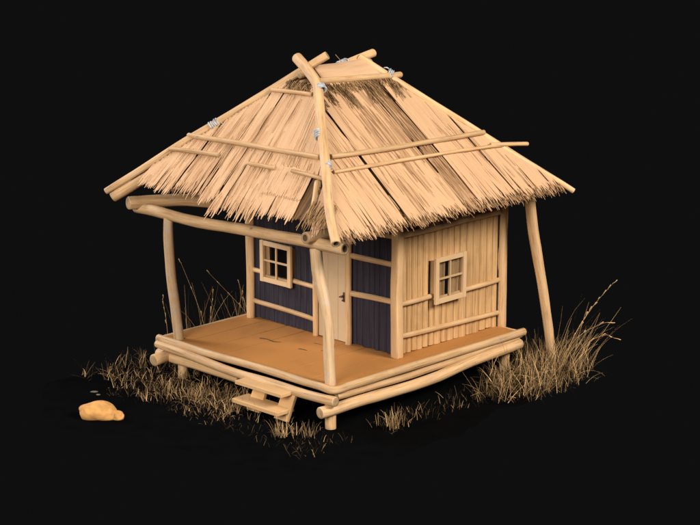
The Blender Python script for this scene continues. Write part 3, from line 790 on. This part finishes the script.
# tall single stalks
def stalk(pts, r, lab, seeds=0, heads=(.45, 1.0)):
    P = spline(pts, 14); base = P[0].copy()
    bm = newbm(); tube(bm, [p - base for p in P], r, r * .4, n=14, seg=6, wob=0, jitter=.006)
    for k in range(seeds):
        t = heads[0] + (heads[1] - heads[0]) * k / max(1, seeds - 1); i = min(13, int(t * 14)); p = P[i].lerp(P[i + 1], t * 14 - i) - base
        d = (P[i + 1] - P[i]).normalized(); sd = Vector((R.uniform(-1, 1), R.uniform(-1, 1), R.uniform(-.2, .6))).normalized()
        q = p + d * R.uniform(.03, .07) + sd * R.uniform(.012, .028)
        tube(bm, [p, p.lerp(q, .5) + sd * .006, q.lerp(p, .1), q + d * .015], .0025, .0075, n=5, seg=6, wob=.2, jitter=0)
    tl = bm.verts.layers.float['tone']; tn = R.uniform(.4, .75)
    for v in bm.verts: v[tl] = tn
    o = finish('grass_stalk', bm, [M['grass']] * 3, None); o.location = base
    tag(o, lab, 'grass stalk', 'tall dry grass stalks'); return o
STALKS = []
for pts, r, lab, sd in (
    ([(-5.28, 1.24, 0), (-5.3, 1.22, .4), (-5.34, 1.18, .81)], .0038, 'short upright stalk left of the left porch post', 5),
    ([(-4.78, 1.72, 0), (-4.88, 1.63, .6), (-5.1, 1.41, 1.46)], .0036, 'tallest stalk leaning left just right of the left porch post', 3),
    ([(-4.86, 1.66, 0), (-4.89, 1.62, .55), (-4.97, 1.54, 1.1)], .0030, 'thin stalk close behind the tallest leaning stalk', 0),
    ([(-4.75, 1.76, 0), (-4.76, 1.76, .45), (-4.71, 1.79, .92)], .0032, 'upright stalk midway between porch post and blue wall', 4),
    ([(-4.05, 2.45, 0), (-4.30, 2.2, .55), (-4.75, 1.76, 1.26)], .0036, 'long stalk slanting left from the left rear post', 5),
    ([(-4.2, 2.3, 0), (-4.27, 2.23, .5), (-4.38, 2.12, 1.06)], .0034, 'short stalk close to the left rear post', 5),
    ([(.58, 4.70, 0), (.80, 4.91, .63), (.97, 5.07, 1.06), (1.23, 5.33, 1.52)], .0038, 'tall seeded stalk arching right from the large tuft', 9),
    ([(.63, 4.74, 0), (.80, 4.9, .65), (1.0, 5.1, 1.12)], .0034, 'straighter stalk just left of the tall seeded stalk', 4),
    ([(.62, 4.74, 0), (.80, 4.91, .55), (1.12, 5.2, .83), (1.25, 5.33, .84)], .0032, 'middle stalk bending right below the tall seeded stalk', 4),
    ([(.72, 4.83, 0), (.92, 5.0, .45), (1.15, 5.24, .63), (1.28, 5.36, .58)], .0030, 'low stalk drooping at its tip, right of the large tuft', 4)):
    STALKS.append((pts, r, lab, sd))
for p, r, lab, s in STALKS: stalk(p, r, lab, s)

# ------------------------------------------------------------------ ground, world, lamps, camera
bm = newbm(); ring = []
for i in range(160):
    t = i / 160 * 2 * math.pi; c_, s_ = math.cos(t), math.sin(t)
    q = (abs(c_) ** 4 / 3.1 ** 4 + abs(s_) ** 4 / 3.6 ** 4) ** -.25
    q += .5 * max(0, math.cos(t + .9)) ** 2 + 1.0 * math.exp(-((t - 4.35) / .35) ** 2)
    q *= 1 + .10 * noise.noise(Vector((c_ * 3, s_ * 3, 0))) + .05 * noise.noise(Vector((c_ * 11, s_ * 11, 5)))
    ring.append(bm.verts.new((-1.95 + q * c_, 1.9 + q * s_, -.005)))
bm.faces.new(ring)
g = finish('ground', bm, M['ground'], None); g['kind'] = 'structure'

w = bpy.data.worlds.new('World'); S.world = w; w.use_nodes = True
bg = w.node_tree.nodes['Background']; bg.inputs[0].default_value = (.0048, .0048, .0048, 1); bg.inputs[1].default_value = 1.0

def lamp(name, loc, aim, size, power, col):
    l = bpy.data.lights.new(name, 'AREA'); l.shape = 'DISK'; l.size = size; l.energy = power; l.color = col
    o = bpy.data.objects.new(name, l); COL.objects.link(o); o.location = loc
    o.rotation_euler = (Vector(aim) - Vector(loc)).to_track_quat('-Z', 'Y').to_euler(); return o
lamp('key_lamp', (34, 7.5, 27), (-1.5, 1.5, 2), 15, 25000, (1, .92, .82))
lamp('fill_lamp', (10, -35, 16), (-2, 1, 2), 19, 17500, (1, .93, .84))
lamp('left_lamp', (-30, -6, 17), (-2, 1, 2), 13, 9500, (.98, .96, 1))

cam = bpy.data.cameras.new('Camera'); co = bpy.data.objects.new('Camera', cam); COL.objects.link(co); S.camera = co
co.location = (19.852, -19.93, 9.676); yaw, pitch = .774, -.246
co.rotation_euler = (math.pi / 2 + pitch, 0, yaw)
cam.sensor_width = 36; cam.lens = 1947.8 / 700 * 36; cam.clip_end = 300
S.view_settings.view_transform = 'Standard'; S.view_settings.look = 'None'; S.view_settings.exposure = 0; S.view_settings.gamma = 1
